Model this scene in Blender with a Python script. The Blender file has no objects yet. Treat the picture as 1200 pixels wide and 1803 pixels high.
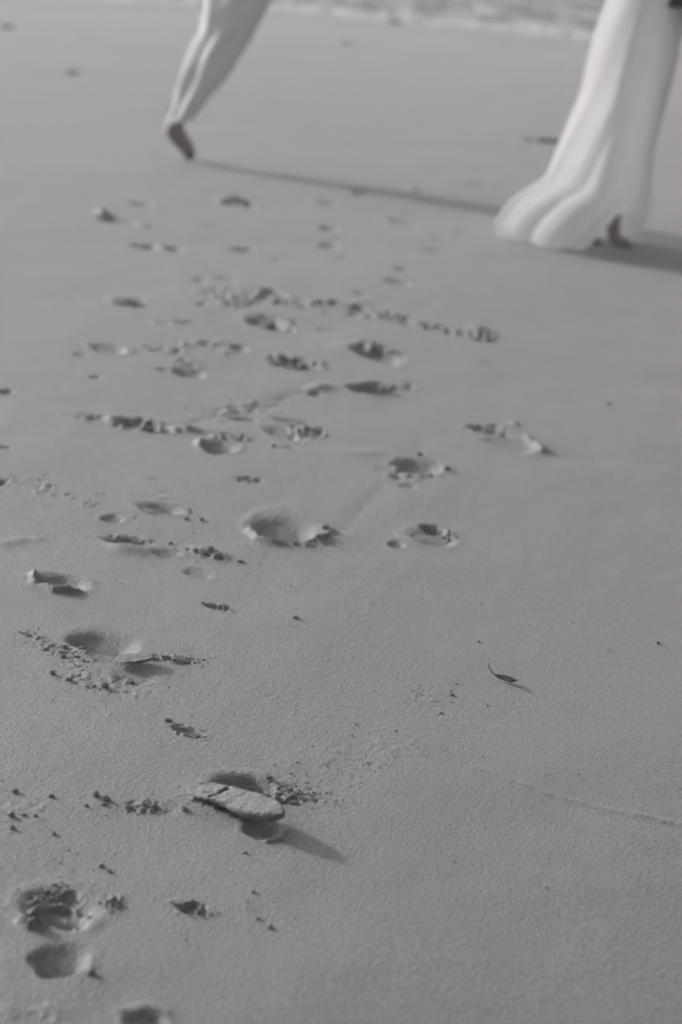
import bpy, math, random
import numpy as np
from mathutils import Vector, Matrix, noise as mnoise

R = math.radians
sc = bpy.context.scene
col = sc.collection
random.seed(7)
rng = np.random.RandomState(7)

# ------------------------------------------------------------------ camera
CAM_H = 1.19
PITCH = 16.2          # degrees below the horizontal
ROLL = 3.5
FPX = 3540.0          # focal length in pixels of the 1200 px wide picture
cam_d = bpy.data.cameras.new('camera')
cam = bpy.data.objects.new('camera', cam_d); col.objects.link(cam)
cam_d.sensor_fit = 'HORIZONTAL'; cam_d.sensor_width = 24.0
cam_d.lens = 24.0 * FPX / 1200.0
cam_d.clip_start = 0.05; cam_d.clip_end = 5000
CAM_M = Matrix.Rotation(R(90 - PITCH), 3, 'X') @ Matrix.Rotation(R(ROLL), 3, 'Z')
cam.matrix_world = Matrix.Translation((0, 0, CAM_H)) @ CAM_M.to_4x4()
cam_d.dof.use_dof = True
cam_d.dof.focus_distance = 3.15
cam_d.dof.aperture_fstop = 3.6
sc.camera = cam

# ------------------------------------------------------------------ light
SUN_EL, SUN_AZ = 15.5, 138.0         # azimuth: direction TO the sun, degrees anticlockwise from +X
world = bpy.data.worlds.new('World'); sc.world = world; world.use_nodes = True
nt = world.node_tree; nt.nodes.clear()
sky = nt.nodes.new('ShaderNodeTexSky'); sky.sky_type = 'NISHITA'; sky.sun_disc = False
sky.sun_elevation = R(SUN_EL); sky.sun_rotation = R(90 - SUN_AZ)
sky.dust_density = 4.0; sky.air_density = 1.0
hs = nt.nodes.new('ShaderNodeHueSaturation'); hs.inputs['Saturation'].default_value = 0.0
tint = nt.nodes.new('ShaderNodeMix'); tint.data_type = 'RGBA'; tint.blend_type = 'MULTIPLY'
tint.inputs[0].default_value = 1.0; tint.inputs[7].default_value = (1.0, 0.975, 0.985, 1)
bg = nt.nodes.new('ShaderNodeBackground'); bg.inputs['Strength'].default_value = 0.15
wo = nt.nodes.new('ShaderNodeOutputWorld')
nt.links.new(sky.outputs[0], hs.inputs['Color']); nt.links.new(hs.outputs[0], tint.inputs[6])
nt.links.new(tint.outputs[2], bg.inputs[0]); nt.links.new(bg.outputs[0], wo.inputs[0])
sun_d = bpy.data.lights.new('sun', 'SUN'); sun_d.energy = 2.6; sun_d.angle = R(2.4)
sun_d.color = (1.0, 0.98, 0.985)
sun = bpy.data.objects.new('sun', sun_d); col.objects.link(sun)
sd = Vector((math.cos(R(SUN_EL)) * math.cos(R(SUN_AZ)), math.cos(R(SUN_EL)) * math.sin(R(SUN_AZ)), math.sin(R(SUN_EL))))
sun.rotation_euler = (-sd).to_track_quat('-Z', 'Y').to_euler()
sc.view_settings.view_transform = 'Standard'; sc.view_settings.look = 'None'
sc.view_settings.exposure = 0.0; sc.view_settings.gamma = 1.0
sc.render.engine = 'CYCLES'
sc.cycles.use_denoising = True; sc.cycles.denoiser = 'OPENIMAGEDENOISE'
sc.cycles.denoising_input_passes = 'RGB_ALBEDO_NORMAL'
sc.cycles.max_bounces = 6
sc.cycles.use_adaptive_sampling = False
sc.cycles.filter_width = 2.0

# ------------------------------------------------------------------ pixel helpers (1200 x 1803 picture)
CR = np.array(CAM_M)
def ray(px, py):
    d = np.array([(px - 600.0) / FPX, -(py - 901.5) / FPX, -1.0])
    return CR @ d
def ground(px, py, z=0.0):
    d = ray(px, py); t = (z - CAM_H) / d[2]
    return np.array([d[0] * t, d[1] * t, z])
def on_depth(px, py, Y):
    d = ray(px, py); t = Y / d[1]
    return np.array([d[0] * t, Y, CAM_H + d[2] * t])
def mscale(px, py):
    """metres per pixel sideways and along the ground, at this pixel"""
    g = ground(px, py)
    return np.linalg.norm(ground(px + 1, py) - g), abs(ground(px, py + 1)[1] - g[1])

# ------------------------------------------------------------------ noise
_perm = rng.permutation(4096)
_g = rng.rand(4096) * 2 * np.pi
_gx, _gy = np.cos(_g), np.sin(_g)
def _h(ix, iy):
    return _perm[(_perm[ix & 4095] + iy) & 4095]
def pn(x, y, seed=0):
    x = x + seed * 17.31; y = y + seed * 5.77
    xi = np.floor(x).astype(np.int64); yi = np.floor(y).astype(np.int64)
    xf = x - xi; yf = y - yi
    u = xf * xf * xf * (xf * (xf * 6 - 15) + 10); v = yf * yf * yf * (yf * (yf * 6 - 15) + 10)
    def g(ix, iy, fx, fy):
        k = _h(ix, iy); return _gx[k] * fx + _gy[k] * fy
    a = g(xi, yi, xf, yf); b = g(xi + 1, yi, xf - 1, yf)
    c = g(xi, yi + 1, xf, yf - 1); d = g(xi + 1, yi + 1, xf - 1, yf - 1)
    return (a + u * (b - a) + v * ((c + u * (d - c)) - (a + u * (b - a)))) * 1.5
def fbm(x, y, o=4, seed=0):
    s = 0; a = 1.0; n = 0
    for i in range(o):
        s = s + a * pn(x * 2 ** i, y * 2 ** i, seed + i * 3); n += a; a *= 0.5
    return s / n
def ss(a, b, x):
    t = np.clip((x - a) / (b - a), 0, 1); return t * t * (3 - 2 * t)

# ------------------------------------------------------------------ shoreline
SH = [ground(*p) for p in [(-200, -22), (180, 0), (350, 9), (480, 14), (700, 37), (850, 49), (1040, 70), (1200, 84), (1500, 100)]]
SHX = np.array([p[0] for p in SH]); SHY = np.array([p[1] for p in SH])
_sl = (SHY[-1] - SHY[0]) / (SHX[-1] - SHX[0])
def shore(x):
    b = np.interp(x, SHX, SHY)
    b = np.where(x < SHX[0], SHY[0] + (x - SHX[0]) * 0.05, b)
    b = np.where(x > SHX[-1], SHY[-1] + (x - SHX[-1]) * 0.05, b)
    return b

# ------------------------------------------------------------------ marks in the sand
# dents: cx, cy, half width px, half height px, depth m, rim m, (floor slope), sharpness, slant
DENTS = [
 # near trail
 (106, 1598, 78, 40, .027, .004, .30, .08), (106, 1688, 57, 39, .022, .001, 1.0, .0),
 (255, 1800, 44, 22, .013, .003, .3, .10),
 (432, 1380, 72, 22, .034, .003, .22, .05), (463, 1448, 40, 29, .015, .003, .07, -.02),
 (182, 1130, 72, 24, .030, .003, .8, .10), (238, 1188, 46, 14, .006, .0, .5, .05),
 (106, 1027, 56, 14, .022, .005, .25, .06), (226, 954, 44, 10, .018, .004, .4, .05),
 (292, 972, 30, 9, .010, .002, .5, .0),
 (198, 913, 24, 9, .012, .002, .3, .0), (282, 894, 44, 11, .022, .004, .3, .08),
 (350, 1007, 30, 10, .008, .002, .4, .12),
 (500, 928, 62, 29, .034, .007, 1.2, .03), (758, 942, 48, 16, .020, .004, .35, .08),
 (698, 955, 18, 8, .012, .001, .3, .0), (762, 927, 26, 7, .030, .002, .3, .1),
 (735, 818, 44, 15, .045, .006, .3, .02), (715, 853, 20, 5, .008, .0, .5, .0),
 (896, 778, 48, 15, .016, .004, .35, .16), (868, 760, 40, 5, .014, .003, .4, .1),
 # middle
 (245, 744, 54, 9, .035, .006, .5, .08), (388, 786, 34, 14, .030, .005, .35, .03),
 (500, 760, 38, 13, .024, .004, .4, .18), (430, 736, 26, 4, .020, .003, .5, .03),
 (520, 740, 45, 6, .020, .003, .5, .1),
 (332, 655, 34, 8, .034, .005, .4, .06), (287, 651, 16, 3, .016, .0, .5, .0),
 (193, 614, 40, 9, .028, .006, .4, .10), (143, 625, 16, 4, .010, .0, .5, .0),
 (168, 664, 14, 3, .014, .0, .5, .0), (274, 617, 14, 3, .022, .0, .5, .0),
 (520, 640, 46, 12, .034, .007, .4, .08), (655, 684, 44, 11, .060, .012, .35, .0), (700, 684, 24, 7, .020, .003, .5, .0),
 (665, 626, 46, 11, .045, .008, .4, .2), (553, 692, 14, 4, .02, .0, .5, 0),
 (468, 566, 38, 14, .050, .008, .3, .08), (505, 578, 18, 6, .03, .004, .4, .1),
 (230, 528, 34, 4, .030, .006, .5, .03), (232, 537, 40, 3, .030, .006, .5, .05),
 (288, 568, 16, 3, .016, .0, .5, .05), (330, 568, 22, 3, .012, .0, .5, .05),
 (420, 612, 18, 4, .024, .003, .5, .1), (355, 536, 12, 3, .024, .0, .5, .0),
 (480, 514, 28, 5, .030, .004, .5, .05), (400, 489, 24, 4, .022, .003, .5, .12), (352, 491, 14, 3, .018, .0, .5, .0),
 (632, 543, 22, 4, .030, .004, .5, .08), (692, 557, 34, 4, .022, .003, .5, .08), (840, 590, 28, 6, .030, .006, .5, .1),
 (575, 581, 22, 3, .016, .0, .5, .1), (860, 640, 24, 2.5, .010, .0, .5, .1),
 (700, 498, 26, 4.5, .034, .006, .4, .12), (634, 518, 14, 3, .018, .0, .5, .0), (704, 474, 14, 2.5, .018, .0, .5, .0),
 (262, 433, 36, 4, .032, .006, .5, .06), (308, 436, 22, 3, .02, .0, .5, .06), (428, 438, 24, 5, .028, .004, .5, .0),
 (248, 359, 26, 3, .026, .004, .5, .05), (205, 388, 42, 4.5, .045, .012, .4, .13), (424, 357, 30, 4.5, .045, .012, .4, .13),
 (578, 358, 20, 3, .024, .003, .5, .12), (580, 401, 20, 3.5, .040, .005, .4, .1), (580, 430, 18, 7, .022, .003, .5, .05),
 (712, 391, 28, 3.5, .036, .004, .4, .12), (633, 341, 16, 3, .03, .003, .5, .05), (740, 336, 12, 2.5, .02, .0, .5, .0),
 (838, 324, 22, 2, .016, .0, .5, .0), (845, 299, 14, 2, .014, .0, .5, .0), (766, 419, 18, 2, .016, .0, .5, .05),
 (760, 440, 18, 2.2, .018, .0, .5, .0), (760, 294, 12, 2, .012, .0, .5, .0), (372, 394, 26, 2.4, .014, .0, .5, -.05),
 (808, 406, 18, 2, .012, 0, .5, 0), (486, 457, 10, 2, .014, 0, .5, 0), (604, 455, 14, 2, .012, 0, .5, 0),
 (12, 690, 16, 6, .022, .004, .5, .0), (8, 789, 18, 3, .016, .002, .5, .05), (2, 850, 12, 6, .02, .002, .5, .0),
 (165, 67, 20, 2.2, .030, .0, .5, .0), (80, 70, 22, 2.0, .022, .0, .5, .0), (515, 82, 20, 2.0, .022, .0, .5, .0),
 (880, 80, 22, 1.8, .03, .0, .5, .0), (985, 118, 16, 2.4, .03, .0, .5, .0), (400, 165, 26, 2.0, .014, .0, .5, .0),
 (910, 262, 30, 2.2, .016, .0, .5, .0), (930, 288, 30, 2.2, .012, .0, .5, .0), (955, 246, 34, 4.0, .045, .006, .4, .0),
 (975, 431, 48, 7, .035, .006, .4, .06), (1060, 428, 46, 7, .020, .003, .4, .0),
 (335, 279, 12, 3, .02, .004, .4, .0),
 (334, 1287, 34, 9, .008, .003, .5, .2), (338, 1598, 34, 12, .011, .003, .5, .2), (384, 1068, 28, 5, .012, .002, .5, .1),
 (440, 842, 30, 4, .010, .002, .5, .05), (270, 842, 16, 2, .006, .0, .5, .0), (340, 1150, 30, 5, .0, .003, .5, .05),
 (1100, 812, 130, 8, .0015, .0, .5, .05),
]
# mounds: cx, cy, half width px, half height px, height m, slant
MOUNDS = [
 (735, 944, 30, 10, .012, .05), (650, 797, 46, 7, .008, 0.0), (655, 614, 26, 5, .028, .15),
 (470, 575, 20, 5, .030, .0), (560, 683, 26, 7, .022, -.1), (610, 612, 26, 6, .018, .0), (118, 1613, 48, 12, .010, .12),
 (580, 946, 30, 9, .003, -.2), (572, 930, 12, 5, .003, .1), (160, 1604, 10, 14, .004, .0), (120, 1603, 44, 9, .005, .1),
 (180, 376, 12, 3, .05, .1), (412, 352, 18, 3, .045, .1), (200, 740, 14, 6, .030, .0), (330, 757, 24, 5, .024, .05),
 (354, 782, 10, 6, .026, .0), (845, 585, 20, 4, .03, .1), (228, 968, 46, 9, .016, .05), (365, 972, 42, 8, .012, .12),
 (226, 534, 30, 2, .02, .05), (258, 1780, 40, 14, .006, .0), (222, 620, 12, 4, .02, .1), (905, 745, 10, 5, .01, .1),
 (400, 1402, 70, 16, .012, .12), (60, 1610, 24, 26, .006, 0),(950, 792, 20, 10, .006, -.3),
 (262, 894, 20, 5, .010, .1),(150, 1148, 30, 6, .010, .15),(655, 700, 60, 12, .006, .0),
]
# broken, crumbly sand: cx, cy, half width px, half height px, amplitude m, grain m, slant
RUBBLE = [
 (95, 1575, 62, 18, .010, .012, -.05), (505, 1395, 42, 22, .012, .010, .05), (370, 1412, 50, 12, .008, .009, .2),
 (90, 1138, 70, 14, .006, .010, .3), (300, 1158, 48, 9, .009, .009, .05), (268, 1418, 56, 14, .009, .010, .02),
 (228, 952, 52, 12, .012, .014, .05), (368, 975, 46, 9, .011, .013, .15), (384, 1068, 30, 7, .010, .010, .1),
 (520, 950, 70, 9, .009, .012, .05), (330, 1287, 38, 12, .010, .010, .2), (338, 1598, 38, 16, .012, .011, .2),
 (780, 932, 30, 9, .010, .012, .3), (255, 748, 70, 14, .024, .022, .08), (160, 733, 40, 7, .012, .016, .03),
 (400, 768, 60, 8, .014, .018, .02), (540, 758, 40, 16, .018, .02, .1), (500, 787, 34, 6, .010, .014, .1),
 (440, 715, 90, 12, .010, .03, -.25), (520, 638, 60, 16, .022, .025, .08), (350, 612, 110, 16, .014, .028, -.03),
 (400, 525, 60, 18, .020, .024, .15), (560, 538, 160, 12, .022, .026, .09), (670, 556, 60, 9, .022, .026, .1),
 (780, 582, 120, 9, .022, .026, .14), (840, 594, 50, 12, .020, .022, .1), (860, 755, 50, 7, .012, .018, .1),
 (650, 540, 30, 7, .022, .03, .0), (665, 618, 50, 12, .022, .03, .2), (640, 1340, 130, 50, .0016, .012, -.2),
 (480, 565, 50, 12, .012, .02, .1), (700, 680, 50, 9, .015, .025, .0), (75, 860, 50, 18, .005, .012, .3), (4, 850, 16, 10, .014, .015, .0),
 (150, 885, 60, 10, .004, .012, .3), (260, 872, 60, 8, .003, .012, .05), (340, 640, 60, 10, .010, .02, .1), (275, 434, 50, 6, .02, .05, .05),
 (720, 830, 60, 20, .010, .02, .0), (760, 1235, 60, 30, .0018, .010, .3), (40, 1420, 60, 50, .0015, .012, .1),
 (190, 1200, 110, 26, .0035, .010, .15), (440, 845, 40, 7, .008, .012, .05), (205, 1590, 26, 20, .007, .012, .0),
 (90, 1790, 120, 30, .004, .02, .0), (975, 433, 50, 8, .02, .03, .06), (285, 567, 70, 6, .01, .025, .0), (440, 515, 90, 20, .014, .03, .1),
 (570, 425, 40, 12, .016, .04, .0), (420, 438, 40, 8, .016, .04, .0), (690, 345, 300, 60, .004, .05, .0),
 (220, 390, 60, 8, .02, .05, .1), (425, 360, 50, 8, .02, .05, .1), (560, 1400, 60, 16, .004, .008, .2),
 (340, 900, 40, 6, .005, .010, .3), (480, 1225, 20, 4, .003, .008, .1),(660, 1080, 60, 60, .001, .014, .3),
]
# drawn grooves / ridges in px: points, width m, height m
LINES = [
 ([(38, 1626), (52, 1634), (72, 1631), (92, 1622), (115, 1626), (132, 1631)], .006, .010),
 ([(560, 950), (585, 932)], .008, .006), ([(62, 1600), (75, 1592), (105, 1587), (128, 1592), (150, 1612)], .007, .010),
 ([(485, 955), (520, 955), (552, 948)], .010, .008), ([(440, 935), (455, 950), (490, 958)], .010, .008),
 ([(60, 1016), (62, 1030), (95, 1042), (135, 1044)], .008, .010),
 ([(157, 1690), (160, 1715)], .005, .002), ([(500, 1462), (496, 1474), (470, 1480)], .004, .003),
 
 ([(1200, 1455), (1060, 1425), (960, 1397), (840, 1352)], .009, .0020), ([(600, 930), (650, 880), (700, 830), (740, 780)], .02, -.0015),
 ([(560, 665), (500, 700), (400, 730), (330, 745)], .02, -.002), ([(560, 680), (480, 715), (390, 745)], .02, -.002),
 ([(800, 960), (1000, 990), (1200, 1040)], .03, .0008), ([(0, 960), (60, 950)], .02, .003), ([(820, 750), (870, 748), (925, 768), (955, 795)], .012, .008),
]

def local(x, y, cx, cy, a, b, slant):
    g = ground(cx, cy); mx, my = mscale(cx, cy)
    A = a * mx; B = b * my
    # picture slant (down to the right is positive) turned into a ground shear; horizon roll included
    k = slant * my / mx + math.tan(R(ROLL)) * 0
    u = (x - g[0]) / A; v = -(y - g[1]) / B
    v = v - (slant * a / b) * u * 1.0
    return u, v, A, B

def height(x, y):
    x = np.atleast_1d(np.asarray(x, float)); y = np.atleast_1d(np.asarray(y, float))
    z = .010 * fbm(x * .9, y * .6, 3, 1) + .0035 * fbm(x * 4, y * 2.6, 3, 9)
    near = 1 - ss(4.0, 9.0, y)
    nm = near > 0
    xn, yn = x[nm], y[nm]
    z[nm] += near[nm] * (.0006 * fbm(xn * 22, yn * 14, 3, 21)
        + .0022 * np.maximum(fbm(xn * 70, yn * 42, 3, 33) - .30 + .25 * fbm(xn * 1.7, yn * 1.2, 2, 37) - .12 * ss(-.1, .35, xn), 0))
    dist = 1 + (y > 0) * 0
    for (cx, cy, a, b, amp, gr, sl) in RUBBLE:
        u, v, A, B = local(x, y, cx, cy, a, b, sl)
        m = np.nonzero((np.abs(u) < 1.4) & (np.abs(v) < 1.4))[0]
        if not len(m): continue
        xx = x[m]; yy = y[m]
        q = np.sqrt(u[m] ** 2 + v[m] ** 2) + .35 * fbm(xx / gr * .25, yy / gr * .25, 2, int(cx) % 50)
        w = 1 - ss(.45, 1.1, q)
        n = fbm(xx / gr * .8, yy / gr * .6, 3, int(cx + cy) % 60)
        n2 = fbm(xx / gr * .25, yy / gr * .2, 2, int(cx) % 60 + 3)
        lump = np.tanh(n * 1.6) * ss(-.25, .35, n2 + .15) - .25 * ss(0, .4, -n2)
        z[m] += w * amp * .8 * lump
    for (cx, cy, a, b, h, sl) in MOUNDS:
        u, v, A, B = local(x, y, cx, cy, a, b, sl)
        m = np.nonzero((np.abs(u) < 3) & (np.abs(v) < 3))[0]
        if not len(m): continue
        wob = 1 + .35 * fbm(x[m] * 60 / (1 + y[m] / 4), y[m] * 30 / (1 + y[m] / 4), 2, int(cx) % 40)
        z[m] += .6 * h * np.exp(-1.3 * (u[m] ** 2 + v[m] ** 2) * wob)
    for (cx, cy, a, b, d, rim, fl, sl) in DENTS:
        u, v, A, B = local(x, y, cx, cy, a, b, sl)
        m = np.nonzero((np.abs(u) < 2.2) & (np.abs(v) < 2.2))[0]
        if not len(m): continue
        uu = u[m]; vv = v[m]; s = int(cx * 3 + cy) % 70
        fr = 1.0 / max(min(A, B), .01)
        th = np.arctan2(vv, uu)
        q = np.sqrt(uu ** 2 + vv ** 2)
        q = q * (1 + .14 * pn(np.cos(th) * 1.3 + s, np.sin(th) * 1.3, s) + .03 * fbm(x[m] * 60 / (1 + y[m] / 6), y[m] * 35 / (1 + y[m] / 6), 2, s))
        q = q + (q > .5) * (.025 if cy > 850 else .13) * fbm(x[m] * 110 / (1 + y[m] / 5), y[m] * 60 / (1 + y[m] / 5), 3, s + 9)
        soft = np.clip(.5 + .5 * (-vv * .85 - uu * .4) / (q + .05), 0, 1)
        bowl = 1 - ss(.84 - .5 * soft - .34 * np.clip(uu / (q + .05), 0, 1), 1.03, q)
        floor = .8 + (.42 + fl * .3) * vv + .28 * uu
        z[m] += -d * (.68 if cy > 850 else .50 if cy > 480 else .72) * bowl * floor
        z[m] += rim * .25 * np.exp(-((q - 1.14) / .15) ** 2) * (1 + .8 * pn(np.cos(th) * 3 + s, np.sin(th) * 3 + s, s + 4))
    for pts, wdt, h in LINES:
        P = np.array([ground(*p)[:2] for p in pts])
        d2 = np.full(x.shape, 1e9); tt = np.zeros(x.shape)
        lo = P.min(0) - wdt * 4; hi = P.max(0) + wdt * 4
        m = np.nonzero((x > lo[0]) & (x < hi[0]) & (y > lo[1]) & (y < hi[1]))[0]
        if not len(m): continue
        X = np.stack([x[m], y[m]], 1); best = np.full(len(m), 1e9)
        for p0, p1 in zip(P[:-1], P[1:]):
            e = p1 - p0; t = np.clip(((X - p0) @ e) / (e @ e), 0, 1)
            best = np.minimum(best, np.linalg.norm(X - p0 - t[:, None] * e, axis=1))
        n = 1 + .7 * fbm(x[m] * 70 / (1 + y[m] / 5), y[m] * 50 / (1 + y[m] / 5), 2, 31)
        z[m] += h * n * np.exp(-(best / wdt) ** 2)
    s = y - shore(x)
    z = z - .035 * np.maximum(s + 1.2 * fbm(x * .35, y * .2, 3, 5), 0) * ss(-1, 2, s) - .0 * s
    return z

# ------------------------------------------------------------------ object helpers
def tag(o, label=None, cat=None, group=None, kind=None):
    if label: o['label'] = label
    if cat: o['category'] = cat
    if group: o['group'] = group
    if kind: o['kind'] = kind
    return o
def np_mesh(name, V, F, mat, smooth=True):
    V = np.asarray(V, np.float32); F = np.asarray(F, np.int32)
    me = bpy.data.meshes.new(name)
    me.vertices.add(len(V)); me.vertices.foreach_set('co', V.ravel())
    k = F.shape[1]
    me.loops.add(F.size); me.loops.foreach_set('vertex_index', F.ravel())
    me.polygons.add(len(F)); me.polygons.foreach_set('loop_start', np.arange(0, F.size, k, dtype=np.int32))
    me.update(calc_edges=True)
    me.polygons.foreach_set('use_smooth', np.full(len(F), smooth))
    me.materials.append(mat)
    return me
def link(name, me, parent=None):
    o = bpy.data.objects.new(name, me); col.objects.link(o)
    if parent: o.parent = parent
    return o
def grid_faces(nr, nc, wrap=False):
    r = np.arange(nr - 1)[:, None]; c = np.arange(nc if wrap else nc - 1)[None, :]
    c2 = (c + 1) % nc
    return np.stack([r * nc + c, r * nc + c2, (r + 1) * nc + c2, (r + 1) * nc + c], -1).reshape(-1, 4)

# ------------------------------------------------------------------ materials
def mat(name):
    m = bpy.data.materials.new(name); m.use_nodes = True
    n = m.node_tree; b = n.nodes['Principled BSDF']
    return m, n, b
def N(n, t, **k):
    x = n.nodes.new(t)
    for a, v in k.items(): setattr(x, a, v)
    return x
def noise_tex(n, coord, scale, detail=3, rough=.55, dist=0.0):
    t = N(n, 'ShaderNodeTexNoise'); t.inputs['Scale'].default_value = scale
    t.inputs['Detail'].default_value = detail; t.inputs['Roughness'].default_value = rough
    t.inputs['Distortion'].default_value = dist
    n.links.new(coord, t.inputs['Vector']); return t
def ramp(n, fac, stops):
    r = N(n, 'ShaderNodeValToRGB'); e = r.color_ramp.elements
    e[0].position, e[0].color = stops[0][0], (*stops[0][1], 1)
    e[1].position, e[1].color = stops[-1][0], (*stops[-1][1], 1)
    for p, c in stops[1:-1]:
        q = e.new(p); q.color = (*c, 1)
    n.links.new(fac, r.inputs[0]); return r
def mul(n, a, b, fac=1.0):
    m = N(n, 'ShaderNodeMix', data_type='RGBA', blend_type='MULTIPLY'); m.inputs[0].default_value = fac
    n.links.new(a, m.inputs[6]); n.links.new(b, m.inputs[7]); return m.outputs[2]
def grey(v): return (v, v * .930, v * .955)
def white(v): return (v, v * .99, v * .99)

def sand_material(name, base=.40, shore_attr=False, grain=1.0, spec=1.0, sheen=.40):
    m, n, b = mat(name)
    g = N(n, 'ShaderNodeNewGeometry'); P = g.outputs['Position']
    big = noise_tex(n, P, .55, 3); mid = noise_tex(n, P, 7, 4); fine = noise_tex(n, P, 210, 4, .75)
    c1 = ramp(n, big.outputs[0], [(.3, grey(base * .90)), (.7, grey(base * 1.06))])
    c2 = ramp(n, mid.outputs[0], [(.3, (.93,) * 3), (.7, (1.05,) * 3)])
    c3 = ramp(n, fine.outputs[0], [(.38, (.50,) * 3), (.5, (.98,) * 3), (.62, (1.5,) * 3)])
    mp = N(n, 'ShaderNodeMapping'); mp.inputs['Scale'].default_value = (.28, 1.15, 1); mp.inputs['Rotation'].default_value = (0, 0, .15)
    n.links.new(P, mp.inputs[0]); band = noise_tex(n, mp.outputs[0], 1.0, 4, .6, .4)
    c4 = ramp(n, band.outputs[0], [(.32, (.86,) * 3), (.5, (1.0,) * 3), (.7, (1.07,) * 3)])
    c = mul(n, mul(n, mul(n, c1.outputs[0], c2.outputs[0]), c3.outputs[0]), c4.outputs[0])
    rough = .6
    if shore_attr:
        a = N(n, 'ShaderNodeAttribute'); a.attribute_name = 'wet'
        wn = noise_tex(n, P, .8, 4)
        ad = N(n, 'ShaderNodeMath', operation='MULTIPLY_ADD'); n.links.new(wn.outputs[0], ad.inputs[0])
        ad.inputs[1].default_value = .9; n.links.new(a.outputs['Fac'], ad.inputs[2])
        wet = ramp(n, ad.outputs[0], [(.75, (1, 1, 1)), (1.15, (.5, .5, .5))])
        c = mul(n, c, wet.outputs[0])
    n.links.new(c, b.inputs['Base Color'])
    b.inputs['Roughness'].default_value = rough
    b.inputs['Diffuse Roughness'].default_value = 1.0
    b.inputs['Sheen Weight'].default_value = sheen; b.inputs['Sheen Roughness'].default_value = .6
    b.inputs['Specular IOR Level'].default_value = spec
    # grain: lumps of a few millimetres and single grains
    l1 = noise_tex(n, P, 185, 3, .65); l2 = noise_tex(n, P, 620, 2, .6); l3 = noise_tex(n, P, 45, 3, .5)
    b1 = N(n, 'ShaderNodeBump'); b1.inputs['Strength'].default_value = 1; b1.inputs['Distance'].default_value = .0034 * grain
    b2 = N(n, 'ShaderNodeBump'); b2.inputs['Strength'].default_value = 1; b2.inputs['Distance'].default_value = .0013 * grain
    b3 = N(n, 'ShaderNodeBump'); b3.inputs['Strength'].default_value = 1; b3.inputs['Distance'].default_value = .0004 * grain
    n.links.new(l1.outputs[0], b1.inputs['Height']); n.links.new(l2.outputs[0], b2.inputs['Height']); n.links.new(l3.outputs[0], b3.inputs['Height'])
    n.links.new(b3.outputs[0], b1.inputs['Normal']); n.links.new(b1.outputs[0], b2.inputs['Normal']); n.links.new(b2.outputs[0], b.inputs['Normal'])
    return m
M_sand = sand_material('beach_sand', .127, True)
M_clod = sand_material('clod_sand', .20, False, 1.0, .6, .5)
M_slab = sand_material('slab_sand', .098, False, 1.0, .9, .40)

def simple(name, v, rough=.8, bump=None, spec=.3, var=.15, scale=40):
    m, n, b = mat(name)
    g = N(n, 'ShaderNodeTexCoord'); P = g.outputs['Object']
    t = noise_tex(n, P, scale, 4)
    c = ramp(n, t.outputs[0], [(.3, grey(v * (1 - var))), (.7, grey(v * (1 + var)))])
    n.links.new(c.outputs[0], b.inputs['Base Color'])
    b.inputs['Roughness'].default_value = rough; b.inputs['Specular IOR Level'].default_value = spec
    if bump:
        t2 = noise_tex(n, P, bump[0], 4); bb = N(n, 'ShaderNodeBump'); bb.inputs['Distance'].default_value = bump[1]
        n.links.new(t2.outputs[0], bb.inputs['Height']); n.links.new(bb.outputs[0], b.inputs['Normal'])
    return m
def fabric(name, v, transl=.3):
    m, n, b = mat(name)
    g = N(n, 'ShaderNodeTexCoord'); P = g.outputs['Object']
    t = noise_tex(n, P, 14, 3)
    c = ramp(n, t.outputs[0], [(.3, white(v * .96)), (.7, white(v))])
    n.links.new(c.outputs[0], b.inputs['Base Color']); b.inputs['Roughness'].default_value = .9
    b.inputs['Specular IOR Level'].default_value = .15
    tr = N(n, 'ShaderNodeBsdfTranslucent'); n.links.new(c.outputs[0], tr.inputs[0])
    mx = N(n, 'ShaderNodeMixShader'); mx.inputs[0].default_value = transl
    out = n.nodes['Material Output']
    n.links.new(b.outputs[0], mx.inputs[1]); n.links.new(tr.outputs[0], mx.inputs[2]); n.links.new(mx.outputs[0], out.inputs[0])
    return m
M_trouser = fabric('trouser_cloth', .8, .22)
M_dress = fabric('dress_cloth', .92, .5)
M_top = simple('dark_cloth', .10, .9, (300, .001))
M_skin = simple('skin', .28, .55, (200, .0004), .4, .06)
M_hair = simple('hair', .05, .6, (300, .002))
M_leaf = simple('dry_leaf', .34, .7, (300, .001), var=.3)
M_stem = simple('dry_stem', .05, .8)
M_peb = simple('pebble', .05, .6, (400, .001), var=.3, scale=200)
M_weed = simple('seaweed', .09, .55, (120, .003), var=.4)

# ------------------------------------------------------------------ the ground, one sheet to the horizon
fine_a = np.arange(-R(13.2), R(13.2), .00062)
side = R(13.2) + np.cumsum(np.geomspace(.002, .12, 40)); side = side[side < math.pi - .02]
ang = np.concatenate([-side[::-1], fine_a, side, [math.pi]])
ang = np.unique(ang); ang = ang[ang > -math.pi + .01]
dep = np.concatenate([np.arange(R(33.0), R(12.0), -.00036), np.arange(R(12.0), R(1.9), -.00055)])
rad = CAM_H / np.tan(dep)
rad = np.concatenate([[.02, .3, .6, .9, 1.2, 1.4, 1.6], rad[rad > 1.7], np.geomspace(rad[-1] * 1.03, 3500, 60)])
AA, RR = np.meshgrid(ang, rad)
GX = (np.sin(AA) * RR); GY = (np.cos(AA) * RR)
inside = (np.abs(AA) < R(20)) & (RR > 1.5) & (RR < 45)
GZ = np.zeros_like(GX)
GZ.ravel()[:] = height(GX.ravel(), GY.ravel())
V = np.stack([GX, GY, GZ], -1).reshape(-1, 3)
F = grid_faces(len(rad), len(ang), wrap=True)[:, ::-1]
me = np_mesh('beach', V, F, M_sand)
wet = ss(-7.0, 0.5, GY - shore(GX)).ravel().astype(np.float32)
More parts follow.
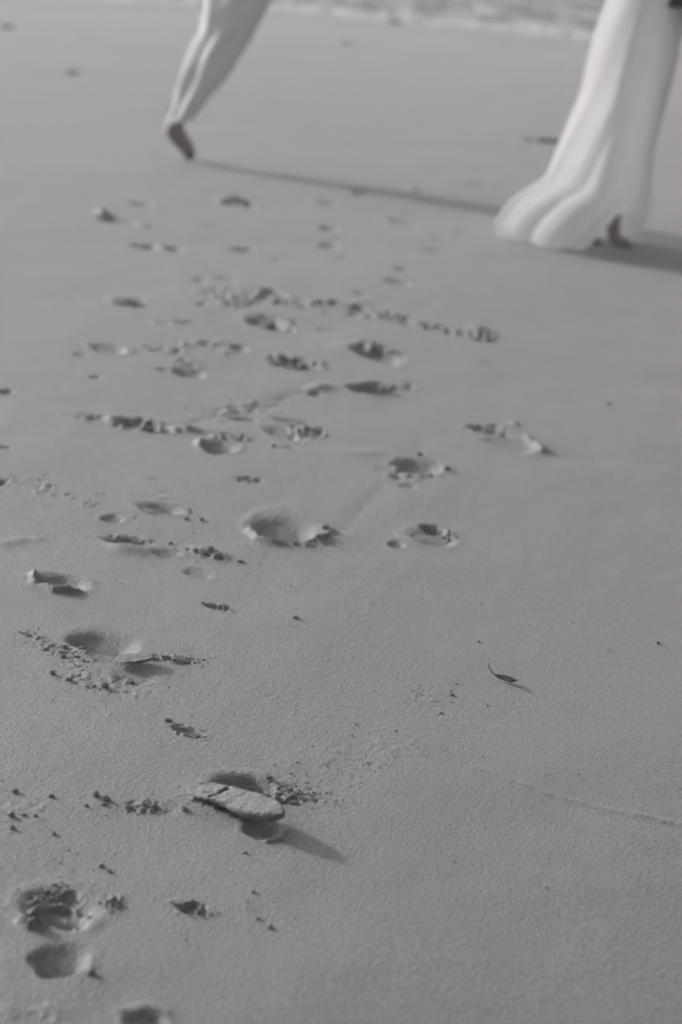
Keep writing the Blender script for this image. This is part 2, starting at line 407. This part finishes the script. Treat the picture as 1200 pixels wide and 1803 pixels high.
at = me.attributes.new('wet', 'FLOAT', 'POINT'); at.data.foreach_set('value', wet)
ground_o = tag(link('beach', me), 'smooth grey beach sand marked by trails of footprints', 'sand', kind='structure')

# ------------------------------------------------------------------ the sea at the top of the picture
def water_material():
    m, n, b = mat('sea_water')
    g = N(n, 'ShaderNodeNewGeometry'); P = g.outputs['Position']
    mp = N(n, 'ShaderNodeMapping'); mp.inputs['Scale'].default_value = (1.0, .32, 1); n.links.new(P, mp.inputs[0])
    a = N(n, 'ShaderNodeAttribute'); a.attribute_name = 'off'
    f = noise_tex(n, mp.outputs[0], 1.3, 5, .6, .6)
    # foam: strongest at the edge, breaking into streaks further out
    sub = N(n, 'ShaderNodeMath', operation='MULTIPLY_ADD'); n.links.new(a.outputs['Fac'], sub.inputs[0])
    sub.inputs[1].default_value = -1.0; n.links.new(f.outputs[0], sub.inputs[2])
    fm = ramp(n, sub.outputs[0], [(.36, (0, 0, 0)), (.52, (1, 1, 1))])
    mx = N(n, 'ShaderNodeMix', data_type='RGBA'); n.links.new(fm.outputs[0], mx.inputs[0])
    mx.inputs[6].default_value = (*grey(.10), 1); mx.inputs[7].default_value = (.58, .572, .575, 1)
    n.links.new(mx.outputs[2], b.inputs['Base Color'])
    rr = ramp(n, fm.outputs[0], [(0, (.25,) * 3), (1, (.9,) * 3)]); n.links.new(rr.outputs[0], b.inputs['Roughness'])
    w = noise_tex(n, mp.outputs[0], 3.0, 5, .6); bb = N(n, 'ShaderNodeBump'); bb.inputs['Distance'].default_value = .25
    n.links.new(w.outputs[0], bb.inputs['Height']); n.links.new(bb.outputs[0], b.inputs['Normal'])
    return m
M_water = water_material()
xs = np.concatenate([-np.geomspace(3000, 9, 24), np.arange(-8, 8.01, .12), np.geomspace(9, 3000, 24)])
ys = np.concatenate([np.arange(-3, 16, .12), np.geomspace(16.5, 3000, 40)])
WX, WS = np.meshgrid(xs, ys)
WY = shore(WX) + WS
WZ = -.012 + .05 * ss(0, 3, WS) * fbm(WX * .25, WY * .8, 3, 40) * (np.abs(WX) < 12) * (WS < 30)
me = np_mesh('water', np.stack([WX, WY, WZ], -1).reshape(-1, 3), grid_faces(*WX.shape), M_water)
at = me.attributes.new('off', 'FLOAT', 'POINT'); at.data.foreach_set('value', (-.16 * (1 - ss(1.2, 3.5, WS)) + .06 * ss(1, 4, WS)).ravel().astype(np.float32))
tag(link('water', me), 'shallow sea with broken foam streaks at the top edge', 'sea', kind='structure')

# ------------------------------------------------------------------ sand clods, crumbs and flakes
def ico(sub):
    import bmesh
    bm = bmesh.new(); bmesh.ops.create_icosphere(bm, subdivisions=sub, radius=1.0)
    V = np.array([v.co[:] for v in bm.verts]); F = np.array([[v.index for v in f.verts] for f in bm.faces]); bm.free()
    return V, F
IV3, IF3 = ico(4); IV1, IF1 = ico(2)
def lumpy(V, seed, rough=.35, freq=1.3):
    out = []
    for v in V:
        p = Vector(v) * freq + Vector((seed * 7.1, seed * 3.3, seed))
        n = mnoise.fractal(p, .7, 2.0, 4)
        c = mnoise.cell(p * 1.8)
        w = mnoise.voronoi(p * 1.5)[0]
        out.append(Vector(v) * (1 + rough * n + .35 * (w[1] - w[0]) - .18))
    return np.array([o[:] for o in out])
clod_meshes = []
for s in range(9):
    V = lumpy(IV3, s + 1, .4 + .1 * (s % 3), 1.1 + .15 * (s % 4)) * np.array([1, .85 + .1 * (s % 2), .72])
    clod_meshes.append(np_mesh('sand_clod', V, IF3, M_clod))
NCL = 0
def clod(px, py, rpx, label, group, sink=.25, squash=1.0, first=[0]):
    global NCL
    g = ground(px, py); mx, my = mscale(px, py); r = rpx * mx
    z = float(height(g[0], g[1])[0])
    o = bpy.data.objects.new('sand_clod', random.choice(clod_meshes)); col.objects.link(o)
    o.location = (g[0], g[1], z + r * .7 * squash - r * 1.4 * sink * squash)
    o.rotation_euler = (random.uniform(-.3, .3), random.uniform(-.3, .3), random.uniform(0, 6.28))
    o.scale = (r, r * random.uniform(.8, 1.1), r * random.uniform(.8, 1.1) * squash)
    tag(o, label, 'sand clod', group); NCL += 1
    return o
G = 'sand clods kicked up beside the footprints'
CL = [  # cx, cy, half width, half height, slant, count, size range px, where
 (512, 1395, 40, 17, .05, 34, 3, 9, 'in the crumbled heap right of the lifted slab'),
 (376, 1414, 42, 7, .35, 16, 2.5, 5.5, 'along the shaded front edge of the lifted slab'),
 (270, 1418, 52, 9, .05, 20, 3, 7.5, 'in the crumbled row left of the lifted slab'),
 (112, 1145, 50, 12, .28, 18, 3, 7.5, 'in the bank left of the thin raised flake'),
 (45, 1117, 16, 6, .1, 5, 3.5, 7.5, 'in the little pile far left of the flake'),
 (305, 1158, 40, 5, .08, 15, 3, 6.5, 'in the row trailing right of the thin flake'),
 (155, 1162, 14, 8, .0, 5, 3, 6, 'fallen just left of the thin flake'),
 (95, 1570, 50, 10, -.2, 16, 3, 7, 'inside the deep foreground print'),
 (196, 1590, 20, 12, .0, 8, 4, 8, 'in the heap right of the deep foreground print'),
 (338, 1600, 32, 8, .3, 14, 3, 7, 'in the toe scuff at lower left centre'),
 (334, 1287, 34, 5, .25, 14, 2.5, 6, 'in the short scuff above the lifted slab'),
 (384, 1069, 26, 3, .15, 9, 2.5, 5, 'in the tiny dark scuff below the oval dent'),
 (365, 975, 38, 5, .18, 12, 3.5, 8, 'in the crumbly ridge above the oval dent'),
 (226, 952, 40, 4, .05, 9, 4, 8, 'in the dark broken print at left centre'),
 (520, 957, 40, 3, .0, 8, 3, 6, 'on the front rim of the large round print'),
 (783, 937, 16, 6, .6, 6, 3, 5, 'on the toothed edge of the two-part print'),
 (245, 752, 50, 7, .1, 12, 3.5, 8, 'in the long churned scuff at left centre'),
 (548, 762, 22, 9, .0, 9, 3, 6, 'right of the churned double print'),
 (150, 735, 24, 4, .05, 6, 2.5, 5, 'at the left tip of the churned scuff'),
 (820, 588, 50, 4, .15, 5, 3, 5, 'at the right end of the far debris line'),
 (440, 844, 26, 3, .05, 6, 2.5, 4.5, 'in the faint scuff between the trails'),
]
ORD = ['leftmost', 'second', 'third', 'fourth', 'fifth', 'sixth', 'seventh', 'eighth', 'ninth', 'tenth', 'eleventh', 'twelfth', 'thirteenth',
       'fourteenth', 'fifteenth', 'sixteenth', 'seventeenth', 'eighteenth', 'nineteenth', 'twentieth']
for (cx, cy, a, b, sl, nn, r0, r1, where) in CL:
    items = []
    for i in range(nn):
        dx = random.gauss(0, .52) * a; dy = random.gauss(0, .62) * b + sl * dx
        items.append((cx + dx, cy + dy, r0 * .8 + (r1 - r0) * random.random() ** 2.6))
    items.sort()
    for i, (px, py, rr) in enumerate(items):
        if i == nn - 1: w = 'rightmost'
        elif i < 17: w = ORD[i] + ('' if i == 0 else ' from left')
        else: w = ORD[nn - 1 - i] + ' from right'
        clod(px, py, rr, w + ' sand clod ' + where, G, random.uniform(.3, .6), .8)
SINGLES = [
 (27, 1391, 6, 'lone round sand clod at the left edge, topmost of the scattered few'),
 (20, 1434, 8, 'largest lone sand clod at the left edge beside a smaller one'),
 (42, 1432, 5, 'small sand clod right beside the largest one at the left edge'),
 (62, 1434, 5, 'small sand clod, rightmost of the row of three at the left edge'),
 (22, 1456, 6, 'flat lone sand clod at the left edge, lowest of the scattered few'),
 (168, 1397, 9, 'pale rounded sand clod, biggest of the pair above the crumbled row'),
 (187, 1405, 7, 'low sand clod right of the biggest pale one above the crumbled row'),
 (152, 1417, 4, 'small sand clod below left of the pale rounded pair'),
 (90, 1400, 5, 'half buried sand clod between the left edge and the pale rounded pair'),
 (325, 1422, 6, 'dark sand clod ending the crumbled row before the slab'),
 (432, 1500, 4, 'tiny dark sand clod below the heel mark under the slab'),
 (178, 1521, 6, 'dark sand clod above the back rim of the deep foreground print'),
 (193, 1531, 5, 'smaller sand clod just right of the one above the foreground print'),
 (445, 1571, 5, 'lone dark sand clod right of the toe scuff'),
 (95, 1465, 5, 'pale sand clod alone below the crumbled row'),
 (92, 1185, 6, 'flat sand clod, leftmost of those below the cupped print'),
 (120, 1196, 6, 'flat sand clod second from left below the cupped print'),
 (185, 1208, 7, 'crumbling sand clod lowest below the cupped print'),
 (165, 1207, 4, 'small sand clod left of the lowest crumbling one'),
 (232, 1195, 5, 'half buried sand clod below the thin raised flake'),
 (738, 799, 6, 'small sand clod on the back rim of the deepest dark hole'),
 (786, 826, 6, 'low sand clod just right of the deepest dark hole'),
 (573, 931, 8, 'domed sand clod right of the large round print'),
 (575, 945, 6, 'dark sand clod under the domed one right of the large print'),
 (328, 913, 4, 'small sand clod right of the twin dents, left of a pair'),
 (355, 915, 5, 'small sand clod right of the twin dents, right of a pair'),
 (520, 1089, 5, 'tiny dark sand clod alone in smooth sand at the centre'),
 (795, 1220, 4, 'small dark sand clod left of the curled leaf'),
 (475, 1633, 6, 'flat sand clod in the faint scuff at bottom centre'),
 (455, 1618, 4, 'tiny sand clod at the upper end of the faint bottom scuff'),
 (160, 1718, 7, 'sand clod at the right corner of the heel mark'),
 (295, 1268, 6, 'flat pale sand flake above the short scuff'),
 (476, 574, 13, 'pale sunlit block of sand standing in the far dark print'),
]
for (px, py, rp, lab) in SINGLES:
    clod(px, py, rp, lab, 'single sand clods lying on the smooth sand', .25, 1.0 if rp < 12 else 1.0)

# crumbs nobody could count
CV = []; CF = []
base = [lumpy(IV1, s + 20, .4, 1.4) for s in range(8)]
areas = [(cx, cy, a * 1.7, b * 2.2, sl, nn * 9) for (cx, cy, a, b, sl, nn, _, _, _) in CL]
areas += [(80, 1420, 110, 70, .1, 110), (190, 1195, 150, 50, .15, 160), (660, 1330, 170, 80, -.2, 150), (760, 1230, 90, 50, .2, 90),
          (560, 1400, 90, 30, .2, 120), (110, 1520, 140, 50, .1, 110), (500, 1600, 160, 60, .1, 70), (75, 860, 90, 40, .3, 120), (230, 880, 110, 30, .2, 90),
          (600, 1100, 500, 250, 0, 160), (700, 1500, 500, 250, 0, 160), (280, 930, 120, 50, .1, 110), (460, 960, 70, 30, 0, 70), (120, 1780, 150, 40, 0, 70),
          (420, 720, 200, 60, 0, 200), (600, 560, 320, 70, .1, 300), (380, 610, 180, 50, 0, 150), (880, 765, 60, 24, .1, 50)]
off = 0; pts = []
for (cx, cy, a, b, sl, nn) in areas:
    for i in range(nn):
        dx = random.gauss(0, .5) * a; dy = random.gauss(0, .5) * b + sl * dx
        pts.append((cx + dx, cy + dy))
pts = [p for p in pts if -60 < p[0] < 1260 and 330 < p[1] < 1850]
gp = np.array([ground(*p) for p in pts]); gz = height(gp[:, 0], gp[:, 1])
for (p, g, z) in zip(pts, gp, gz):
    mx, my = mscale(*p); r = (.7 + 2.0 * random.random() ** 3) * mx
    r = min(r, .004)
    if random.random() < .4: continue
    c, s_ = math.cos(random.random() * 6.28), math.sin(random.random() * 6.28)
    V = random.choice(base) * r * np.array([1, 1, .75])
    V = np.stack([V[:, 0] * c - V[:, 1] * s_, V[:, 0] * s_ + V[:, 1] * c, V[:, 2]], 1)
    CV.append(V + np.array([g[0], g[1], z + r * .05])); CF.append(IF1 + off); off += len(V)
me = np_mesh('sand_crumbs', np.concatenate(CV), np.concatenate(CF), M_clod)
tag(link('sand_crumbs', me), 'fine crumbs of sand scattered around the footprints', 'sand crumbs', kind='stuff')

def flake(name, outline, zl, zr, thick, label, cat, crack=None, dome=.004, group=None, rough=.0017, curl=0.0):
    """a broken plate of damp sand: outline in px of its top face, height zl at the left end to zr at the right"""
    P = np.array(outline, float); x0, x1 = P[:, 0].min(), P[:, 0].max()
    # closed smooth outline
    n = len(P); K = 220
    t = np.linspace(0, n, K, endpoint=False); i = t.astype(int); f = (t - i)[:, None]
    p0, p1, p2, p3 = P[(i - 1) % n], P[i % n], P[(i + 1) % n], P[(i + 2) % n]
    C = .5 * ((2 * p1) + (-p0 + p2) * f + (2 * p0 - 5 * p1 + 4 * p2 - p3) * f ** 2 + (-p0 + 3 * p1 - 3 * p2 + p3) * f ** 3)
    c = C.mean(0)
    rings = [i / 30 for i in range(29)] + [.95, .97, .985, .995, 1.0, .99, .95, .88, .7, .4, .0]
    nt_ = 33
    V = []
    for k, r in enumerate(rings):
        for j in range(K):
            q = c + (C[j] - c) * r
            w = min(max((q[0] - x0) / (x1 - x0), 0), 1)
            zt = zl + (zr - zl) * w ** 1.1
            # the top plane point
            gpt = ground(q[0], q[1], zt)
            e = r ** 26; tw = thick * (.3 + .7 * w)
            if k <= nt_:
                z = zt + dome * (1 - r * r) - tw * .3 * e
            else:
                z = zt - tw * (.35 + .65 * (1 - r ** 14))
            nz = rough * float(mnoise.fractal(Vector((gpt[0] * 60, gpt[1] * 60, k > nt_)), .8, 2, 4))
            side = 1 + .022 * float(mnoise.fractal(Vector((gpt[0] * 90, gpt[1] * 90, k * .3)), .8, 2, 3)) * (r > .8)
            cg = ground(c[0], c[1], zt)
            gx = cg[0] + (gpt[0] - cg[0]) * side; gy = cg[1] + (gpt[1] - cg[1]) * side
            if crack and k <= nt_:
                a, b = np.array(crack[0], float), np.array(crack[1], float); e2 = b - a
                tt = np.clip(((q - a) @ e2) / (e2 @ e2), 0, 1); d = np.linalg.norm(q - a - tt * e2)
                wob = 3 * math.sin(q[1] * .5)
                z -= .009 * math.exp(-((d) / 2.2) ** 2) * tt ** .3 + (.003 if (q[0] - a[0]) * e2[1] - (q[1] - a[1]) * e2[0] > 0 else 0)
            V.append((gx, gy, z + nz))
    F = grid_faces(len(rings), K, wrap=True)
    o = link(name, np_mesh(name, V, F, M_slab))
    tag(o, label, cat, group); return o
flake('sand_slab', [(326, 1388), (331, 1381), (350, 1376), (372, 1374), (392, 1376), (412, 1384), (436, 1390), (468, 1400), (490, 1409), (501, 1419), (500, 1430), (478, 1433), (450, 1430), (420, 1424), (396, 1413), (370, 1404), (345, 1399), (331, 1394)],
      .003, .034, .020, 'thick overturned slab of damp sand lifted over the heel mark', 'sand slab', crack=((368, 1402), (402, 1386)), dome=.0005)
flake('sand_flake', [(200, 1162), (212, 1154), (232, 1149), (255, 1149), (272, 1150), (268, 1158), (250, 1163), (228, 1166), (210, 1166)],
      .006, .013, .008, 'thin raised flake of sand at the front of the cupped print', 'sand flake', dome=.0005)

# ------------------------------------------------------------------ pebbles and weed
peb_meshes = [np_mesh('pebble', lumpy(IV1, s + 60, .25, .9) * np.array([1, .8, .65]), IF1, M_peb) for s in range(3)]
PEB = [(1158, 1133, 4.2, 'small dark pebble at the right edge in smooth sand'),
       (843, 1127, 3.2, 'tiny dark pebble above the curled leaf'),
       (1072, 712, 3.5, 'tiny dark pebble far right in front of the dress'),
       (962, 1567, 2.5, 'tiny dark speck of stone at lower right'),
       (1072, 1143, 2.0, 'tiny dark speck of stone left of the right edge pebble'),
       (627, 1274, 2.6, 'tiny dark speck of stone left of the rough sand patch'),
       (697, 1287, 2.6, 'tiny dark speck of stone in the rough sand patch'),
       (858, 1240, 2.0, 'tiny dark speck of stone below the curled leaf'),
       (1018, 1365, 2.0, 'tiny dark speck of stone on bare sand right of centre'),
       (328, 1655, 2.6, 'tiny dark speck of stone below the toe scuff')]
for (px, py, rp, lab) in PEB:
    g = ground(px, py); r = rp * mscale(px, py)[0]; z = float(height(g[0], g[1])[0])
    o = bpy.data.objects.new('pebble', random.choice(peb_meshes)); col.objects.link(o)
    o.location = (g[0], g[1], z + r * .45); o.scale = (r, r, r); o.rotation_euler = (0, 0, random.random() * 6)
    tag(o, lab, 'pebble', 'dark pebbles on the smooth sand')
weed_meshes = [np_mesh('seaweed_clump', lumpy(IV3, s + 80, .9, 1.6) * np.array([1, .9, .45]), IF3, M_weed) for s in range(3)]
WEED = [(128, 129, 8, 'dark scrap of seaweed on the far sand at upper left'),
        (12, 48, 8, 'dark scrap of seaweed at the far left edge'),
        (608, 77, 5, 'dark scrap of seaweed between the two people'),
        (697, 38, 7, 'dark scrap of seaweed close to the waterline'),
        (892, 81, 4, 'dark scrap of seaweed left of the dress near the water'),
        (985, 120, 4, 'dark scrap of seaweed just left of the dress'),
        (968, 246, 17, 'large dark clump of seaweed behind the trailing dress')]
for (px, py, rp, lab) in WEED:
    g = ground(px, py); r = rp * mscale(px, py)[0]; z = float(height(g[0], g[1])[0])
    o = bpy.data.objects.new('seaweed_clump', random.choice(weed_meshes)); col.objects.link(o)
    o.location = (g[0], g[1], z + r * .1); o.scale = (r, r, r * .6); o.rotation_euler = (0, 0, random.random() * 6)
    tag(o, lab, 'seaweed', 'seaweed scraps on the far sand')

# ------------------------------------------------------------------ the curled leaf
def tube(path, radii, name, m, parent=None, seg=10):
    P = [Vector(p) for p in path]; V = []
    for i, p in enumerate(P):
        d = (P[min(i + 1, len(P) - 1)] - P[max(i - 1, 0)]).normalized()
        a = d.cross(Vector((0, 0, 1)));
        if a.length < 1e-3: a = Vector((1, 0, 0))
        a.normalize(); b = d.cross(a)
        for k in range(seg):
            t = k / seg * 2 * math.pi
            V.append(p + (a * math.cos(t) + b * math.sin(t)) * radii[i])
    return link(name, np_mesh(name, [v[:] for v in V], grid_faces(len(P), seg, True), m), parent)
def at_h(px, py, h):     # the point seen at this pixel, h above the sand
    g = ground(px, py, h); return (g[0], g[1], h + .001)
lg = ground(890, 1197)
z0 = float(height(lg[0], lg[1])[0])
leaf_root = bpy.data.objects.new('curled_leaf', None); col.objects.link(leaf_root)
leaf_root.location = (lg[0], lg[1], z0)
tag(leaf_root, 'thin curled dry leaf with an upturned stem on smooth sand', 'leaf')
def rel(p): return (p[0] - lg[0], p[1] - lg[1], p[2])
stem_px = [(862, 1164, .020), (860, 1170, .016), (863, 1176, .011), (869, 1184, .006), (877, 1190, .004), (888, 1194, .002), (899, 1197, .002), (906, 1196, .004), (912, 1193, .007)]
tube([rel(at_h(x, y, h)) for x, y, h in stem_px], [.0007, .0008, .0010, .0011, .0010, .0010, .0014, .0014, .0006], 'stem', M_stem, leaf_root)
V = []
L = [(870, 1185, .006, 868, 1183, .009), (878, 1190, .003, 880, 1184, .011), (886, 1194, .001, 888, 1185, .015), (893, 1197, .001, 896, 1187, .016), (900, 1198, .001, 903, 1190, .013), (906, 1198, .002, 908, 1194, .007)]
for (xa, ya, ha, xb, yb, hb) in L:
    A = Vector(rel(at_h(xa, ya, ha))); B = Vector(rel(at_h(xb, yb, hb)))
    for k in range(7):
        t = k / 6; V.append((A.lerp(B, t) + Vector((0, .004 * math.sin(t * 3.14), 0)))[:])
bl = link('blade', np_mesh('blade', V, grid_faces(len(L), 7), M_leaf), leaf_root)
bl.modifiers.new('thickness', 'SOLIDIFY').thickness = .0005
ss_ = bl.modifiers.new('smooth', 'SUBSURF'); ss_.levels = 2; ss_.render_levels = 2

# ------------------------------------------------------------------ people
def skin_body(name, joints, edges, m, parent=None, sub=2, root=0):
    me = bpy.data.meshes.new(name)
    me.from_pydata([j[:3] for j in joints], edges, [])
    o = link(name, me, parent)
    md = o.modifiers.new('skin', 'SKIN'); md.use_smooth_shade = True
    sv = me.skin_vertices[0].data
    for i, j in enumerate(joints):
        r = j[3]; sv[i].radius = (r, r) if not isinstance(r, tuple) else r
        sv[i].use_root = (i == root)
    s = o.modifiers.new('smooth', 'SUBSURF'); s.levels = sub; s.render_levels = sub
    me.materials.append(m)
    return o
def body(name, root_obj, hip, up, J):
    pass
def interp_rings(rings, t):
    n = len(rings) - 1; f = min(max(t, 0), 1) * n; i = min(int(f), n - 1); u = f - i
    def cr(k):
        a, b, c, d = rings[max(i - 1, 0)], rings[i], rings[i + 1], rings[min(i + 2, n)]
        return .5 * ((2 * b[k]) + (-a[k] + c[k]) * u + (2 * a[k] - 5 * b[k] + 4 * c[k] - d[k]) * u * u + (-a[k] + 3 * b[k] - 3 * c[k] + d[k]) * u ** 3)
    return [cr(k) for k in range(len(rings[0]))]
def cloth(name, px_rings, Y, m, parent, org, folds, tmax=lambda th: 1.0, NT=160, NR=120, front=None):
    """px_rings: (xl, yl, xr, yr, depth radius m) from the top down; folds(th, t) -> radial factor"""
    V = []
    for r in range(NR):
        for k in range(NT):
            th = 2 * math.pi * k / NT
            t = r / (NR - 1) * tmax(th)
            xl, yl, xr, yr, b = interp_rings(px_rings, t)
            Lp = on_depth(xl, yl, Y); Rp = on_depth(xr, yr, Y)
            c = (Lp + Rp) / 2; h = (Rp - Lp) / 2
            f = folds(th, t)
            yy = b * math.sin(th) * f
            if front and math.sin(th) < 0:
                c0, bf = front(t); x = math.cos(th)
                w = 1 - abs(x - c0) / (1 + c0 if x < c0 else 1 - c0)
                yy = -bf * (1 - (1 - w) ** 1.7) * f
            p = c + h * math.cos(th) * f + np.array([0, yy, 0])
            V.append(p - org)
    o = link(name, np_mesh(name, V, grid_faces(NR, NT, True), m), parent)
    return o

# runner: one foot pushing off its toes, loose pale trousers
g1 = ground(340, 281); Y1 = float(g1[1]); org1 = np.array([g1[0], g1[1], 0.0])
runner = bpy.data.objects.new('person', None); col.objects.link(runner); runner.location = tuple(org1)
tag(runner, 'barefoot person in loose pale trousers pushing off the toes of one foot', 'person', 'people crossing the far sand')
def q1(px, py, dy=0.0, r=.05):
    p = on_depth(px, py, Y1 + dy) - org1; return (p[0], p[1], p[2], r)
J = [q1(440, -70, 0, .12),        #0 pelvis
     q1(436, -40, .02, .10),      #1 hip
     q1(384, 95, .02, .065),      #2 knee
     q1(350, 150, .02, .055),     #3 calf
     q1(313, 212, .01, .032),     #4 ankle
     q1(303, 227, .0, .066),      #5 heel bridge
     q1(320, 248, .0, .043),      #6 mid foot
     q1(330, 267, -.01, .040),    #7 ball
     q1(342, 276, -.045, .014),    #8 toes
     q1(450, -150, 0, .13), q1(470, -240, 0, .15), q1(478, -270, 0, .06), q1(486, -315, 0, .10),  #9-12 spine, chest, neck, head
     q1(520, -20, -.22, .09), q1(540, 110, -.42, .05), q1(560, 150, -.5, .03),  #13-15 front thigh, shank (lifted) -> moved to frame right
    ]
J[13] = (J[0][0] + .16, J[0][1] - .30, J[0][2] - .22, .085)
J[14] = (J[0][0] + .18, J[0][1] - .36, J[0][2] - .34, .06)
J[15] = (J[0][0] + .10, J[0][1] - .30, J[0][2] - .22, .05)
E = [(0, 1), (1, 2), (2, 3), (3, 4), (4, 5), (5, 6), (6, 7), (7, 8), (0, 9), (9, 10), (10, 11), (11, 12)]
J = J[:13] + [q1(341, 277, -.022, .011), q1(340, 277, .0, .010), q1(337, 277, .02, .010), q1(334, 276, .038, .010)]
E += [(7, 13), (7, 14), (7, 15), (7, 16)]
b1 = skin_body('body', J, E, M_skin, runner)
for k, (tx, ty, dy) in enumerate([(343, 281, -.035), (342, 281, -.015), (340, 281, .005), (337, 281, .022), (334, 280, .038)]):
    pass
rings1 = [(372, -90, 520, -90, .16), (356, -30, 495, -30, .15), (352, 10, 473, 10, .13), (352, 50, 450, 48, .115), (338, 82, 432, 82, .105), (324, 115, 413, 117, .10),
          (314, 146, 389, 150, .085), (303, 180, 364, 180, .075), (292, 203, 350, 197, .065), (286, 216, 343, 210, .06)]
def f1(th, t):
    s = 1 + .07 * math.sin(3 * th + 5 * t + 1) * (0.4 + t * .6) + .05 * math.sin(7 * th - 9 * t) + .03 * math.sin(5 * th + 22 * t)
    # a deep flap of cloth behind the calf
    s += .10 * math.exp(-((th - 3.9) / .35) ** 2) * math.sin(t * 3.1) - .16 * math.exp(-((th - 4.25) / .22) ** 2) * math.sin(t * 3.1)
    return s
tr = cloth('trousers', rings1, Y1, M_trouser, runner, org1, f1, front=lambda t: (.05 + .1 * math.sin(9 * t), .30 - .2 * t))

# walker in a long dress
g2 = ground(1080, 430); Y2 = float(g2[1]); org2 = np.array([g2[0], g2[1], 0.0])
walker = bpy.data.objects.new('person', None); col.objects.link(walker); walker.location = tuple(org2)
tag(walker, 'person in a long flowing white dress with its hem trailing on the sand', 'person', 'people crossing the far sand')
def q2(px, py, dy=0.0, r=.05):
    p = on_depth(px, py, Y2 + dy) - org2; return (p[0], p[1], p[2], r)
J = [q2(1160, -10, .05, .13),
     q2(1135, 40, .0, .09), q2(1100, 200, -.02, .055), q2(1088, 290, -.02, .05), q2(1078, 398, -.03, .030), q2(1080, 420, -.03, .030), q2(1098, 428, -.06, .022), q2(1112, 432, -.08, .012),   # 1-7 standing leg
     q2(1120, 60, .12, .08), q2(1075, 210, .12, .05), q2(1050, 300, .10, .045), q2(1030, 396, .02, .028), q2(1032, 412, .0, .028), q2(1048, 424, -.02, .022), q2(1058, 430, -.03, .012),  # 8-14
     q2(1180, -120, .05, .14), q2(1190, -220, .05, .15), q2(1192, -270, .05, .05), q2(1195, -330, .05, .10)]
E = [(0, 1), (1, 2), (2, 3), (3, 4), (4, 5), (5, 6), (6, 7), (0, 8), (8, 9), (9, 10), (10, 11), (11, 12), (12, 13), (13, 14), (0, 15), (15, 16), (16, 17), (17, 18)]
b2 = skin_body('body', J, E, M_skin, walker)
rings2 = [(1085, -70, 1245, -70, .17), (1068, 0, 1212, 5, .17), (1049, 55, 1197, 58, .17), (1034, 110, 1187, 112, .17), (1022, 160, 1174, 165, .17), (1000, 212, 1163, 216, .18),
          (977, 266, 1152, 272, .20), (955, 312, 1148, 324, .23), (916, 338, 1145, 352, .27), (892, 366, 1140, 380, .29), (880, 394, 1128, 404, .28), (886, 416, 1110, 424, .26)]
def f2(th, t):
    w = ss(.25, .9, t)
    s = 1 + (.02 + .014 * w) * math.sin(5 * th + 3.5 * t + .6) + (.012 + .016 * w) * (1 - .4 * ss(.85, 1, t)) * math.sin(11 * th + 10 * t + 1) + .010 * w * math.sin(19 * th + 17 * t) + .006 * w * math.sin(31 * th + 30 * t + 2)
    s += .05 * math.sin(2 * th + 7 * t) * (1 - .5 * t)
    return s
def tm(th):
    # the front hem is lifted over the feet
    d = (th - 5.32 + math.pi) % (2 * math.pi) - math.pi
    return 1.0 + .012 * math.sin(5 * th) + .008 * math.sin(13 * th + 1) - .235 * math.exp(-(d / .40) ** 4)
cloth('dress', rings2, Y2, M_dress, walker, org2, f2, tm, NT=240, NR=150, front=lambda t: (-.25 + .5 * float(ss(.3, 1, t)), .26 + .10 * t))
rings3 = [(1130, -260, 1260, -260, .17), (1110, -180, 1250, -180, .17), (1095, -100, 1240, -95, .18), (1098, -30, 1236, -25, .19), (1100, 4, 1240, 14, .195)]
cloth('dark_top', rings3, Y2 + .005, M_top, walker, org2, lambda th, t: 1.02 + .03 * math.sin(6 * th + 3 * t), NT=120, NR=40)
print('clods', NCL)
